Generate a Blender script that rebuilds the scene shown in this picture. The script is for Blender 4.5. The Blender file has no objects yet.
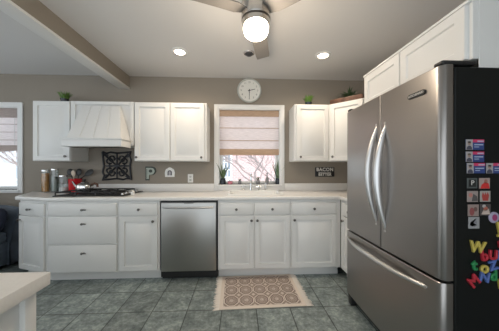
import bpy, bmesh, math, random
from mathutils import Vector, Matrix
random.seed(7)
PI = math.pi
R = math.radians
S = bpy.context.scene
C = S.collection

# ---------------------------------------------------------------- camera, sky, exposure
cd = bpy.data.cameras.new('camera'); cam = bpy.data.objects.new('camera', cd); C.objects.link(cam)
cam.location = (0, 0, 1.228); cam.rotation_euler = (R(90), 0, R(-2.7))
cd.sensor_width = 36; cd.lens = 36 * 220 / 499; cd.shift_y = 2.5 / 499; cd.clip_start = 0.05
S.camera = cam
W = bpy.data.worlds.new('daylight'); S.world = W; W.use_nodes = True
bg = W.node_tree.nodes['Background']; bg.inputs[0].default_value = (0.87, 0.94, 1.0, 1); bg.inputs[1].default_value = 1.0
S.view_settings.view_transform = 'Standard'; S.view_settings.look = 'None'
S.view_settings.gamma = 1; S.view_settings.use_curve_mapping = False
S.view_settings.exposure = 0.98
sd = bpy.data.lights.new('sun', 'SUN'); sd.energy = 2.6; sd.angle = R(6); sd.color = (1, .97, .93)     # lights the houses across the yard
sun = bpy.data.objects.new('sun', sd); C.objects.link(sun); sun.rotation_euler = (R(36), 0, R(8))
LAMP_COL = (1.0, 0.83, 0.64)
DOWNLIGHT_W = 2.7
GLOBE_W = 7.0

# ---------------------------------------------------------------- dimensions
D = 3.05        # back wall
F = 2.44        # front of base cabinets
XR = 1.76       # right wall
H = 2.47        # ceiling
XL = -4.7       # left wall
YB = -2.6       # how far the room runs behind the camera

# ---------------------------------------------------------------- materials
def mat(name, col, rough=0.5, metal=0.0, spec=None, bump=None, vary=None, emit=None, coat=0, trans=0, ior=None):
    """bump=(scale,strength); vary=(scale, amount) mottles the colour"""
    m = bpy.data.materials.new(name); m.use_nodes = True
    nt = m.node_tree; b = nt.nodes['Principled BSDF']
    b.inputs['Base Color'].default_value = (*col, 1); b.inputs['Roughness'].default_value = rough
    b.inputs['Metallic'].default_value = metal
    if spec is not None: b.inputs['Specular IOR Level'].default_value = spec
    if coat: b.inputs['Coat Weight'].default_value = coat
    if trans: b.inputs['Transmission Weight'].default_value = trans
    if ior: b.inputs['IOR'].default_value = ior
    if emit: b.inputs['Emission Color'].default_value = (*emit[0], 1); b.inputs['Emission Strength'].default_value = emit[1]
    if bump or vary:
        tc = nt.nodes.new('ShaderNodeTexCoord')
    if bump:
        n = nt.nodes.new('ShaderNodeTexNoise'); n.inputs['Scale'].default_value = bump[0]; n.inputs['Detail'].default_value = 3
        nt.links.new(tc.outputs['Object'], n.inputs['Vector'])
        bp = nt.nodes.new('ShaderNodeBump'); bp.inputs['Strength'].default_value = bump[1]; bp.inputs['Distance'].default_value = 0.005
        nt.links.new(n.outputs['Fac'], bp.inputs['Height']); nt.links.new(bp.outputs[0], b.inputs['Normal'])
    if vary:
        n = nt.nodes.new('ShaderNodeTexNoise'); n.inputs['Scale'].default_value = vary[0]; n.inputs['Detail'].default_value = 5
        nt.links.new(tc.outputs['Object'], n.inputs['Vector'])
        r = nt.nodes.new('ShaderNodeValToRGB'); a = vary[1]
        r.color_ramp.elements[0].color = (*[c * (1 - a) for c in col], 1); r.color_ramp.elements[1].color = (*[min(1, c * (1 + a)) for c in col], 1)
        r.color_ramp.elements[0].position = .3; r.color_ramp.elements[1].position = .7
        nt.links.new(n.outputs['Fac'], r.inputs[0]); nt.links.new(r.outputs[0], b.inputs['Base Color'])
    return m

def steel(name, col, rough, sx, sy, sz):
    m = mat(name, col, rough, 1.0); nt = m.node_tree; b = nt.nodes['Principled BSDF']
    tc = nt.nodes.new('ShaderNodeTexCoord'); mp = nt.nodes.new('ShaderNodeMapping'); mp.inputs['Scale'].default_value = (sx, sy, sz)
    n = nt.nodes.new('ShaderNodeTexNoise'); n.inputs['Scale'].default_value = 1; n.inputs['Detail'].default_value = 4
    nt.links.new(tc.outputs['Object'], mp.inputs[0]); nt.links.new(mp.outputs[0], n.inputs['Vector'])
    mr = nt.nodes.new('ShaderNodeMapRange'); mr.inputs['To Min'].default_value = rough - .05; mr.inputs['To Max'].default_value = rough + .08
    nt.links.new(n.outputs['Fac'], mr.inputs[0]); nt.links.new(mr.outputs[0], b.inputs['Roughness'])
    bp = nt.nodes.new('ShaderNodeBump'); bp.inputs['Strength'].default_value = .06; bp.inputs['Distance'].default_value = .002
    nt.links.new(n.outputs['Fac'], bp.inputs['Height']); nt.links.new(bp.outputs[0], b.inputs['Normal'])
    return m

M = {}
M['wall'] = mat('taupe wall paint', (.285, .25, .207), .75, bump=(220, .05))
M['ceiling'] = mat('ceiling paint', (.72, .71, .70), .8)
M['white'] = mat('white cabinet paint', (.78, .775, .755), .38, bump=(60, .015))
M['trimwhite'] = mat('white trim paint', (.80, .80, .79), .4)
M['dark'] = mat('black shadow gap', (.012, .012, .013), .5)
M['counter'] = mat('off-white solid surface', (.80, .785, .76), .28, vary=(120, .03))
M['steel'] = steel('brushed stainless steel', (.355, .335, .32), .34, 3, 3, 260)
M['steelv'] = steel('brushed stainless steel, dishwasher', (.42, .41, .39), .34, 260, 3, 3)
M['chrome'] = mat('polished chrome', (.78, .78, .78), .12, 1)
M['nickel'] = mat('brushed nickel', (.60, .58, .55), .26, 1)
M['handle'] = mat('satin steel handle', (.66, .655, .65), .36, 1)
M['pewter'] = mat('dark pewter knob', (.16, .15, .14), .35, 1)
M['black'] = mat('black plastic', (.016, .016, .017), .4)
M['fridgeside'] = mat('black textured steel', (.005, .0065, .0065), .5, spec=.25, bump=(420, .15))
M['iron'] = mat('black cast iron', (.018, .018, .02), .5, bump=(150, .1))
M['ornament'] = mat('black painted iron', (.010, .011, .015), .45)
M['leather'] = mat('navy leather', (.11, .135, .17), .36, bump=(90, .25), vary=(6, .3))
M['navycloth'] = mat('dark navy cloth', (.010, .015, .034), .7, bump=(200, .2))
M['fabric_tan'] = mat('tan blind cloth', (.43, .30, .20), .9, bump=(400, .1))
M['red'] = mat('red glaze', (.55, .012, .02), .2, coat=.5)
M['green'] = mat('grass green leaves', (.10, .20, .03), .55, vary=(20, .4))
M['leaf'] = mat('dark variegated leaves', (.085, .14, .065), .45, vary=(25, .45))
M['potdark'] = mat('dark glazed pot', (.02, .024, .032), .2)
M['potpink'] = mat('pink pot', (.55, .20, .25), .45)
M['potgrey'] = mat('grey pot', (.22, .22, .23), .5)
M['basket'] = mat('brown wicker', (.22, .09, .04), .7, bump=(120, .4), vary=(60, .4))
M['woodtray'] = mat('reddish wood', (.12, .055, .032), .5, vary=(18, .35))
M['cloud'] = mat('white enamel', (.82, .82, .80), .3)
M['dialink'] = mat('clock ink', (.02, .02, .022), .5)
M['numeral'] = mat('grey clock numerals', (.08, .08, .085), .5)
M['clockcase'] = mat('pale clock case', (.50, .51, .48), .4)
M['dial'] = mat('clock dial', (.76, .75, .70), .5)
M['signblack'] = mat('black sign board', (.014, .014, .015), .5)
M['signwhite'] = mat('white sign lettering', (.72, .70, .66), .6)
M['zinc'] = mat('pale green galvanised metal', (.38, .42, .36), .5, .3)
M['darkgreen'] = mat('dark green edging', (.035, .045, .035), .45)
M['pasta'] = mat('dry pasta', (.50, .23, .06), .6, vary=(70, .35))
M['lentil'] = mat('grey green grains', (.22, .24, .22), .7, vary=(90, .3))
M['flour'] = mat('white flour', (.75, .75, .74), .8)
M['copper'] = mat('brown wood handle', (.12, .05, .025), .4)
M['spatula'] = mat('pale wooden spoon', (.62, .52, .42), .5)
M['grout'] = mat('dark socket', (.06, .06, .06), .5)
M['lampglow'] = mat('lit frosted glass', (.9, .88, .84), .4, emit=((1, .86, .68), 9))
M['downglow'] = mat('lit lamp lens', (.9, .88, .84), .4, emit=((1, .84, .64), 9))
M['blade'] = mat('silver fan blade', (.24, .225, .21), .5, .2)
M['brick'] = mat('red brick', (.42, .20, .19), .85)
M['siding'] = mat('white siding', (.72, .74, .76), .7)
M['greysiding'] = mat('grey siding', (.40, .43, .47), .8)
M['bark'] = mat('bare bark', (.27, .21, .20), .9)
M['snow'] = mat('pale winter ground', (.62, .63, .66), .9)
M['winglass'] = mat('dark house glass', (.22, .26, .33), .15)

def glass(name, tint=(.97, .99, .99), spec=.1):
    m = bpy.data.materials.new(name); m.use_nodes = True; nt = m.node_tree; nt.nodes.clear()
    o = nt.nodes.new('ShaderNodeOutputMaterial'); t = nt.nodes.new('ShaderNodeBsdfTransparent'); g = nt.nodes.new('ShaderNodeBsdfGlossy')
    g.inputs['Roughness'].default_value = .03; t.inputs[0].default_value = (*tint, 1)
    mx = nt.nodes.new('ShaderNodeMixShader'); mx.inputs[0].default_value = spec
    nt.links.new(t.outputs[0], mx.inputs[1]); nt.links.new(g.outputs[0], mx.inputs[2]); nt.links.new(mx.outputs[0], o.inputs[0])
    return m
M['pane'] = glass('window glass', spec=.06)
M['jarglass'] = glass('jar glass', (.95, .97, .97), .07)

# translucent woven blind cloth
def cloth(name, col, tr):
    m = bpy.data.materials.new(name); m.use_nodes = True; nt = m.node_tree; nt.nodes.clear()
    o = nt.nodes.new('ShaderNodeOutputMaterial'); d = nt.nodes.new('ShaderNodeBsdfDiffuse'); t = nt.nodes.new('ShaderNodeBsdfTranslucent')
    tc = nt.nodes.new('ShaderNodeTexCoord'); mp = nt.nodes.new('ShaderNodeMapping'); mp.inputs['Scale'].default_value = (14, 1, 160)
    n = nt.nodes.new('ShaderNodeTexNoise'); n.inputs['Scale'].default_value = 1
    r = nt.nodes.new('ShaderNodeValToRGB'); r.color_ramp.elements[0].position = .3; r.color_ramp.elements[1].position = .7
    r.color_ramp.elements[0].color = (*[c * .88 for c in col], 1); r.color_ramp.elements[1].color = (*[min(1, c * 1.06) for c in col], 1)
    nt.links.new(tc.outputs['Object'], mp.inputs[0]); nt.links.new(mp.outputs[0], n.inputs['Vector']); nt.links.new(n.outputs['Fac'], r.inputs[0])
    nt.links.new(r.outputs[0], d.inputs[0]); nt.links.new(r.outputs[0], t.inputs[0])
    mx = nt.nodes.new('ShaderNodeMixShader'); mx.inputs[0].default_value = tr
    nt.links.new(d.outputs[0], mx.inputs[1]); nt.links.new(t.outputs[0], mx.inputs[2]); nt.links.new(mx.outputs[0], o.inputs[0])
    return m
M['blindcloth'] = cloth('pale blind cloth', (.92, .87, .87), .55)
M['blindtan'] = cloth('tan blind cloth lit', (.62, .46, .34), .3)
M['blindbrown'] = cloth('taupe blind cloth', (.58, .50, .47), .4)

# slate floor tiles
def floor_mat():
    m = mat('green grey slate tiles', (.1, .12, .12), .45); nt = m.node_tree; b = nt.nodes['Principled BSDF']; N = nt.nodes.new; L = nt.links.new
    tc = N('ShaderNodeTexCoord'); mp = N('ShaderNodeMapping'); mp.inputs['Location'].default_value = (.446, -1.915, 0)
    L(tc.outputs['Object'], mp.inputs[0])
    br = N('ShaderNodeTexBrick'); br.offset = 0; br.squash = 1
    br.inputs['Scale'].default_value = 1; br.inputs['Mortar Size'].default_value = .005; br.inputs['Mortar Smooth'].default_value = .3
    br.inputs['Brick Width'].default_value = .297; br.inputs['Row Height'].default_value = .31; br.inputs['Bias'].default_value = 0
    br.inputs['Color1'].default_value = (.8, .8, .8, 1); br.inputs['Color2'].default_value = (1.15, 1.15, 1.15, 1); br.inputs['Mortar'].default_value = (.24, .24, .24, 1)
    L(mp.outputs[0], br.inputs['Vector'])
    n1 = N('ShaderNodeTexNoise'); n1.inputs['Scale'].default_value = 9; n1.inputs['Detail'].default_value = 9; n1.inputs['Roughness'].default_value = .65
    n2 = N('ShaderNodeTexNoise'); n2.inputs['Scale'].default_value = 34; n2.inputs['Detail'].default_value = 6; n2.inputs['Roughness'].default_value = .7
    L(tc.outputs['Object'], n1.inputs['Vector']); L(tc.outputs['Object'], n2.inputs['Vector'])
    ad = N('ShaderNodeMath'); ad.operation = 'ADD'; L(n1.outputs['Fac'], ad.inputs[0]); L(n2.outputs['Fac'], ad.inputs[1])
    r = N('ShaderNodeValToRGB'); e = r.color_ramp.elements
    mrr = N('ShaderNodeMath'); mrr.operation = 'MULTIPLY'; mrr.inputs[1].default_value = .5; L(ad.outputs[0], mrr.inputs[0])
    e[0].position = .38; e[0].color = (.10, .128, .127, 1); e[1].position = .63; e[1].color = (.42, .475, .46, 1)
    x = e.new(.5); x.color = (.22, .262, .258, 1)
    L(mrr.outputs[0], r.inputs[0])
    mx = N('ShaderNodeMix'); mx.data_type = 'RGBA'; mx.blend_type = 'MULTIPLY'; mx.inputs[0].default_value = 1
    L(r.outputs[0], mx.inputs[6]); L(br.outputs['Color'], mx.inputs[7]); L(mx.outputs[2], b.inputs['Base Color'])
    h = N('ShaderNodeMath'); h.operation = 'SUBTRACT'; L(mrr.outputs[0], h.inputs[0]); L(br.outputs['Fac'], h.inputs[1])
    bp = N('ShaderNodeBump'); bp.inputs['Strength'].default_value = .35; bp.inputs['Distance'].default_value = .006
    L(h.outputs[0], bp.inputs['Height']); L(bp.outputs[0], b.inputs['Normal'])
    return m
M['floor'] = floor_mat()

def brick_mat():
    m = M['brick']; nt = m.node_tree; b = nt.nodes['Principled BSDF']; N = nt.nodes.new; L = nt.links.new
    tc = N('ShaderNodeTexCoord'); mp = N('ShaderNodeMapping'); mp.inputs['Rotation'].default_value = (R(90), 0, 0)
    L(tc.outputs['Object'], mp.inputs[0])
    br = N('ShaderNodeTexBrick'); br.inputs['Scale'].default_value = 4
    br.inputs['Color1'].default_value = (.50, .32, .32, 1); br.inputs['Color2'].default_value = (.56, .38, .37, 1); br.inputs['Mortar'].default_value = (.62, .54, .54, 1)
    L(mp.outputs[0], br.inputs['Vector']); L(br.outputs['Color'], b.inputs['Base Color'])
brick_mat()

# rug: five by three medallions
def rug_mat(w, d):
    m = mat('woven medallion rug', (.6, .5, .42), .95); nt = m.node_tree; b = nt.nodes['Principled BSDF']; N = nt.nodes.new; L = nt.links.new
    def mth(op, a, c=None):
        n = N('ShaderNodeMath'); n.operation = op
        for i, v in enumerate((a, c)):
            if v is None: continue
            if isinstance(v, (int, float)): n.inputs[i].default_value = v
            else: L(v, n.inputs[i])
        return n.outputs[0]
    tc = N('ShaderNodeTexCoord'); sp = N('ShaderNodeSeparateXYZ'); L(tc.outputs['Object'], sp.inputs[0])
    bx = .035
    u = mth('MULTIPLY', mth('ADD', sp.outputs[0], w / 2 - bx), 5 / (w - 2 * bx)); v = mth('MULTIPLY', mth('ADD', sp.outputs[1], d / 2 - bx), 3 / (d - 2 * bx))
    fu = mth('SUBTRACT', mth('FRACT', u), .5); fv = mth('SUBTRACT', mth('FRACT', v), .5)
    r = mth('SQRT', mth('ADD', mth('MULTIPLY', fu, fu), mth('MULTIPLY', fv, fv)))
    th = mth('ARCTAN2', fv, fu)
    # bands of the medallion
    ramp = N('ShaderNodeValToRGB'); ramp.color_ramp.interpolation = 'CONSTANT'; e = ramp.color_ramp.elements
    stops = [(0, 0), (.035, 1), (.085, .1), (.125, .85), (.155, .05), (.215, .8), (.245, .1), (.30, .55), (.335, .1), (.40, .0), (.43, 1), (.485, .2)]
    e[0].position = 0; e[0].color = (0, 0, 0, 1); e[1].position = .999; e[1].color = (.2, .2, .2, 1)
    for p, c in stops[1:]:
        x = e.new(p); x.color = (c, c, c, 1)
    # petals wobble the radius
    pet = mth('MULTIPLY', mth('COSINE', mth('MULTIPLY', th, 8)), .014)
    L(mth('ADD', r, pet), ramp.inputs[0])
    # small diamonds between the medallions
    gu = mth('SUBTRACT', mth('FRACT', mth('ADD', u, .5)), .5); gv = mth('SUBTRACT', mth('FRACT', mth('ADD', v, .5)), .5)
    dia = mth('LESS_THAN', mth('ADD', mth('ABSOLUTE', gu), mth('ABSOLUTE', gv)), .14)
    fac = mth('MAXIMUM', ramp.outputs[0], mth('MULTIPLY', dia, .75))
    # plain cream border
    inx = mth('LESS_THAN', mth('ABSOLUTE', sp.outputs[0]), w / 2 - bx); iny = mth('LESS_THAN', mth('ABSOLUTE', sp.outputs[1]), d / 2 - bx)
    inn = mth('MULTIPLY', inx, iny)
    fac = mth('MAXIMUM', fac, mth('SUBTRACT', 1, inn))
    ns = N('ShaderNodeTexNoise'); ns.inputs['Scale'].default_value = 160; L(tc.outputs['Object'], ns.inputs['Vector'])
    fac = mth('ADD', fac, mth('MULTIPLY', mth('SUBTRACT', ns.outputs['Fac'], .5), .35))
    mx = N('ShaderNodeMix'); mx.data_type = 'RGBA'; L(fac, mx.inputs[0]); mx.inputs[6].default_value = (.20, .145, .128, 1); mx.inputs[7].default_value = (.72, .63, .55, 1)
    L(mx.outputs[2], b.inputs['Base Color'])
    bp = N('ShaderNodeBump'); bp.inputs['Strength'].default_value = .3; bp.inputs['Distance'].default_value = .003
    L(ns.outputs['Fac'], bp.inputs['Height']); L(bp.outputs[0], b.inputs['Normal'])
    return m
M['fringe'] = mat('cream cotton fringe', (.78, .72, .65), .95)

def flat(col, rough=.4):
    k = 'f%.3f_%.3f_%.3f' % col
    if k not in M: M[k] = mat('printed colour ' + k[1:], col, rough)
    return M[k]

# ---------------------------------------------------------------- mesh helpers
def nb(): return bmesh.new()

def box(bm, x0, x1, y0, y1, z0, z1, bev=0, seg=2):
    t = bmesh.new(); bmesh.ops.create_cube(t, size=1)
    for v in t.verts:
        v.co = Vector(((x0 + x1) / 2 + v.co.x * (x1 - x0), (y0 + y1) / 2 + v.co.y * (y1 - y0), (z0 + z1) / 2 + v.co.z * (z1 - z0)))
    if bev: bmesh.ops.bevel(t, geom=t.edges[:], offset=bev, segments=seg, profile=.5, affect='EDGES')
    merge(bm, t); return bm

def merge(bm, t, mx=None):
    if mx is not None: t.transform(mx)
    me = bpy.data.meshes.new('tmp'); t.to_mesh(me); t.free(); bm.from_mesh(me); bpy.data.meshes.remove(me)

def loft(bm, rings, cap=True, closed=True):
    vs = [[bm.verts.new(p) for p in r] for r in rings]; n = len(rings[0])
    for a, b in zip(vs, vs[1:]):
        for i in range(n if closed else n - 1):
            j = (i + 1) % n
            try: bm.faces.new((a[i], a[j], b[j], b[i]))
            except ValueError: pass
    if cap:
        for r in (vs[0], vs[-1]):
            try: bm.faces.new(r)
            except ValueError: pass
    return bm

def lathe(bm, prof, c=(0, 0, 0), axis='Z', n=24):
    """prof: list of (radius, height)"""
    rings = []
    for r, h in prof:
        r = max(r, 1e-4); ring = []
        for k in range(n):
            a = 2 * PI * k / n; x, y = r * math.cos(a), r * math.sin(a)
            p = {'Z': (x, y, h), 'Y': (x, h, y), '-Y': (x, -h, y), 'X': (h, x, y)}[axis]
            ring.append((p[0] + c[0], p[1] + c[1], p[2] + c[2]))
        rings.append(ring)
    return loft(bm, rings)

def tube(bm, pts, r, n=8):
    """r: radius or list of radii or list of (rx, ry)"""
    pts = [Vector(p) for p in pts]; rings = []
    up = Vector((0, 0, 1))
    t0 = (pts[1] - pts[0]).normalized()
    nrm = t0.cross(up)
    if nrm.length < 1e-3: nrm = t0.cross(Vector((0, 1, 0)))
    nrm.normalize()
    for i, p in enumerate(pts):
        t = (pts[min(i + 1, len(pts) - 1)] - pts[max(i - 1, 0)]).normalized()
        nrm = (nrm - t * nrm.dot(t)).normalized(); bi = t.cross(nrm)
        rr = r[i] if isinstance(r, (list, tuple)) else r
        ra, rb = rr if isinstance(rr, (list, tuple)) else (rr, rr)
        rings.append([p + nrm * ra * math.cos(2 * PI * k / n) + bi * rb * math.sin(2 * PI * k / n) for k in range(n)])
    return loft(bm, rings)

def prism(bm, pts, z0, z1):
    """polygon in xy extruded in z"""
    return loft(bm, [[(x, y, z0) for x, y in pts], [(x, y, z1) for x, y in pts]])

def prism_y(bm, pts, y0, y1):
    """polygon in xz extruded in y"""
    return loft(bm, [[(x, y0, z) for x, z in pts], [(x, y1, z) for x, z in pts]])

def obj(name, bm, m, parent=None, loc=(0, 0, 0), rot=(0, 0, 0), smooth=35):
    bmesh.ops.recalc_face_normals(bm, faces=bm.faces[:])
    me = bpy.data.meshes.new(name); bm.to_mesh(me); bm.free()
    for p in me.polygons: p.use_smooth = bool(smooth)
    if smooth: me.set_sharp_from_angle(angle=R(smooth))
    me.materials.append(M[m] if isinstance(m, str) else m)
    o = bpy.data.objects.new(name, me); C.objects.link(o)
    o.location = loc; o.rotation_euler = rot
    if parent: o.parent = parent
    return o

def tag(o, label=None, cat=None, group=None, kind=None):
    for k, v in (('label', label), ('category', cat), ('group', group), ('kind', kind)):
        if v: o[k] = v
    return o

def thing(name, label, cat, loc=(0, 0, 0), rz=0, group=None):
    o = bpy.data.objects.new(name, None); C.objects.link(o); o.empty_display_size = .05
    o.location = loc; o.rotation_euler = (0, 0, rz)
    return tag(o, label, cat, group)

def struct(name, bm, m, parent=None, loc=(0, 0, 0), smooth=35):
    o = obj(name, bm, m, parent, loc, smooth=smooth)
    if parent is None: o['kind'] = 'structure'
    return o

def copy_thing(o, label, loc=None, rz=None):
    c = o.copy(); C.objects.link(c); c['label'] = label
    if loc is not None: c.location = loc
    if rz is not None: c.rotation_euler = (0, 0, rz)
    for ch in o.children:
        d = ch.copy(); C.objects.link(d); d.parent = c
        for g in ch.children:
            e = g.copy(); C.objects.link(e); e.parent = d
    return c

def text_bm(body, size, depth=.002, bevel=0.0, align='CENTER', space=1.0, bold=0.0):
    """lettering standing in the xz plane, facing -Y, centred on the origin"""
    cu = bpy.data.curves.new('t', 'FONT'); cu.body = body; cu.size = size; cu.extrude = depth / 2; cu.bevel_depth = bevel; cu.offset = bold
    cu.align_x = align; cu.align_y = 'CENTER'; cu.space_character = space; cu.resolution_u = 4
    o = bpy.data.objects.new('t', cu); C.objects.link(o)
    dg = bpy.context.evaluated_depsgraph_get(); dg.update()
    me = bpy.data.meshes.new_from_object(o.evaluated_get(dg))
    bm = bmesh.new(); bm.from_mesh(me)
    bpy.data.objects.remove(o); bpy.data.curves.remove(cu); bpy.data.meshes.remove(me)
    bm.transform(Matrix.Rotation(R(90), 4, 'X'))
    return bm

# ---------------------------------------------------------------- the room
bm = box(nb(), XL, XR + .12, YB, D + .16, -.08, 0); struct('floor', bm, 'floor')
bm = box(nb(), XL, XR + .12, YB, D + .16, H, H + .08); struct('ceiling', bm, 'ceiling')
# back wall with two window openings
W1 = (-.285, .572, 1.0, 2.045); W2 = (-3.72, -2.908, .94, 2.035)
bm = nb()
for a in ((XL, W2[0], 0, H), (W2[0], W2[1], 0, W2[2]), (W2[0], W2[1], W2[3], H), (W2[1], W1[0], 0, H), (W1[0], W1[1], 0, W1[2]), (W1[0], W1[1], W1[3], H), (W1[1], XR + .12, 0, H)):
    box(bm, a[0], a[1], D, D + .16, a[2], a[3])
struct('wall_back', bm, 'wall')
struct('wall_right', box(nb(), XR, XR + .12, YB, D, 0, H), 'wall')
bm = nb()                                                     # left wall with a wide opening out of view, added to let daylight in
box(bm, XL - .12, XL, 2.1, D + .16, 0, H); box(bm, XL - .12, XL, YB, -1.4, 0, H); box(bm, XL - .12, XL, -1.4, 2.1, 2.15, H)
struct('wall_left', bm, 'wall')
# dropped beam between kitchen and sitting room
t = struct('trim_1', box(nb(), -1.605, -1.482, YB, D, 2.315, H), 'wall')
struct('soffit_board', box(nb(), -1.612, -1.478, YB, D - .001, 2.293, 2.315, .002), 'trimwhite', t)
t['label'] = 'dropped ceiling beam with taupe sides and white underside'

def window(name, w, sill_drop, lab, casing=.058, mull=None):
    x0, x1, z0, z1 = w
    root = bpy.data.objects.new(name, None); C.objects.link(root); root['kind'] = 'structure'; root['label'] = lab
    c = casing; b = nb()
    box(b, x0 - c, x0, D - .018, D - .001, sill_drop, z1 + c, .003); box(b, x1, x1 + c, D - .018, D - .001, sill_drop, z1 + c, .003)
    box(b, x0, x1, D - .018, D - .001, z1, z1 + c, .003); box(b, x0, x1, D - .018, D - .001, sill_drop, z0 - .022, .003)
    obj('casing', b, 'trimwhite', root)
    b = nb()                                                   # reveal lining
    box(b, x0, x0 + .012, D - .01, D + .15, z0, z1); box(b, x1 - .012, x1, D - .01, D + .15, z0, z1); box(b, x0 + .012, x1 - .012, D - .01, D + .15, z1 - .012, z1)
    obj('jamb', b, 'trimwhite', root)
    obj('sill', box(nb(), x0 - .02, x1 + .02, D - .035, D + .15, z0 - .022, z0, .003), 'trimwhite', root)
    b = nb(); s = .04; ix0, ix1, iz0, iz1 = x0 + .012, x1 - .012, z0, z1 - .012; ym = D + .10
    box(b, ix0, ix0 + s, ym, ym + .035, iz0, iz1, .003); box(b, ix1 - s, ix1, ym, ym + .035, iz0, iz1, .003)
    box(b, ix0 + s, ix1 - s, ym, ym + .035, iz0, iz0 + s, .003); box(b, ix0 + s, ix1 - s, ym, ym + .035, iz1 - s, iz1, .003)
    zm = (iz0 + iz1) / 2 + .12; box(b, ix0 + s, ix1 - s, ym - .01, ym + .03, zm, zm + .04, .003)
    sash = obj('sash', b, 'trimwhite', root)
    obj('pane', box(nb(), ix0 + s, ix1 - s, ym + .014, ym + .02, iz0 + s, iz1 - s), 'pane', sash, smooth=0)
    return root
window('window_1', W1, .916, 'white framed window above the kitchen sink')
window('window_2', W2, .90, 'white framed window above the navy sofa')

def roman_blind(x0, x1, zt, zb, label, swag):
    cx_ = (x0 + x1) / 2; hw = (x1 - x0) / 2
    root = thing('roman_blind', label, 'blind', (cx_, D + .03, zt))
    hgt = zt - zb
    obj('headrail', box(nb(), -hw, hw, .012, .045, -.03, 0, .002), 'trimwhite', root)
    def sheet(z0, z1, y=0.0, bulge=.004, sag=0):
        b = nb(); nx = 16; nz = 6; rr = []
        for j in range(nz + 1):
            t = j / nz; row = []
            for i in range(nx + 1):
                x = -hw + 2 * hw * i / nx; s = sag * math.cos(PI * x / (2 * hw) * 1.0) * (1 - t)
                row.append((x, y - bulge * math.sin(PI * t), z0 + (z1 - z0) * t - s))
            rr.append(row)
        front = rr; back = [[(p[0], p[1] + .003, p[2]) for p in r_] for r_ in rr]
        loft(b, [f + bk[::-1] for f, bk in zip(front, back)])
        return b
    if not swag:
        obj('valance', sheet(-.085, 0, -.012), 'blindtan', root)
        obj('cloth', sheet(-hgt + .05, -.08, 0, .002), 'blindcloth', root)
        for zz in (-.245, -.42):
            obj('batten', box(nb(), -hw, hw, -.008, .0, zz - .004, zz + .004, .001), 'blindtan', root)
        obj('hem_fold', sheet(-hgt, -hgt + .085, -.012, .006), 'blindtan', root)
    else:
        obj('valance', sheet(-.125, 0, -.014), 'blindbrown', root)
        obj('cloth', sheet(-hgt + .08, -.12, 0, .002), 'blindcloth', root)
        for zz in (-.21, -.315, -.42):
            obj('batten', box(nb(), -hw, hw, -.006, .0, zz - .0035, zz + .0035, .001), 'blindbrown', root)
        obj('hem_fold', sheet(-hgt + .03, -hgt + .10, -.012, .008, .02), 'blindbrown', root)
        bb = nb(); tube(bb, [(hw - .06, -.012, -.02), (hw - .06, -.012, -hgt + .1)], .0025, 6); obj('pull_cord', bb, 'trimwhite', root)
    return root
roman_blind(W1[0] + .014, W1[1] - .014, W1[3] - .014, 1.408, 'tan and cream roman blind in the window over the sink', False)
roman_blind(W2[0] + .014, W2[1] - .014, W2[3] - .014, 1.43, 'taupe and pale roman blind in the window over the sofa', True)

# ---------------------------------------------------------------- cabinet parts
def front(w, h, style, t=.02):
    """door or drawer front, back on y=0, facing -Y, x centred, z from 0"""
    P = {'raised': [(0, 0), (0, -t + .004), (.004, -t), (.052, -t), (.055, -t + .013), (.065, -t + .013), (.088, -t + .001)],
         'flat': [(0, 0), (0, -t + .003), (.003, -t), (.055, -t), (.062, -t + .009)],
         'slab': [(0, 0), (0, -t + .006), (.003, -t + .002), (.008, -t)]}[style]
    b = nb(); rings = []
    for i, y in P:
        rings.append([(-w / 2 + i, y, i), (w / 2 - i, y, i), (w / 2 - i, y, h - i), (-w / 2 + i, y, h - i)])
    return loft(b, rings)

def knob(parent, x, z, y=-.02, s=1.0, m='pewter'):
    b = nb(); lathe(b, [(.0075 * s, 0), (.006 * s, .004), (.005 * s, .012), (.013 * s, .018), (.0145 * s, .023), (.012 * s, .028), (.004 * s, .0305)], axis='-Y', n=16)
    return obj('knob', b, m, parent, (x, y, z))

def bar_pull(parent, x, z, w=.05, y=-.02):
    b = nb(); tube(b, [(-w / 2, -.024, 0), (w / 2, -.024, 0)], .0055, 8); tube(b, [(-.008, 0, 0), (-.008, -.024, 0)], .006, 8)
    lathe(b, [(.011, .018), (.013, .024), (.011, .031), (.003, .033)], (-w / 2 + .008, 0, 0), '-Y', 12)
    return obj('pull', b, 'pewter', parent, (x, y, z))

def cabinet(name, label, x0, x1, fronts, y=F, depth=.605, z0=.105, z1=.874, toe=True, rz=0, loc=None, body=True, cat='cabinet', group=None):
    """x0,x1 world (or local if loc given)"""
    if loc is None: loc = ((x0 + x1) / 2, y, 0)
    w = x1 - x0
    root = thing(name, label, cat, loc, rz, group)
    if body == 'open':
        b = nb(); a_ = w / 2 - .0006
        box(b, -a_, -a_ + .018, .02, depth, z0, z1); box(b, a_ - .018, a_, .02, depth, z0, z1); box(b, -a_, a_, 0, .02, z0, z1)
        box(b, -a_ + .018, a_ - .018, depth - .012, depth, z0, z1); box(b, -a_ + .018, a_ - .018, .02, depth - .012, z0, z0 + .018)
        obj('body', b, 'white', root)
    elif body:
        obj('body', box(nb(), -w / 2 + .0006, w / 2 - .0006, 0, depth, z0, z1, .0015, 1), 'white', root)
    if toe:
        obj('toe_kick', box(nb(), -w / 2 + .0006, w / 2 - .0006, .07, .088, 0, z0), 'white', root)
    for f in fronts:
        kind, a, b_, za, zb, hw = f
        style = 'slab' if kind == 'drawer' else f[0].split(':')[1] if ':' in kind else 'raised'
        nm = kind.split(':')[0]
        o = obj(nm, front(b_ - a, zb - za, style), 'white', root, ((a + b_) / 2, 0, za))
        if hw:
            for (hx, hz, hk) in ([hw] if not isinstance(hw, list) else hw):
                if hk == 'knob': knob(o, hx - (a + b_) / 2, hz - za)
                else: bar_pull(o, hx - (a + b_) / 2, hz - za)
    return root

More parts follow.
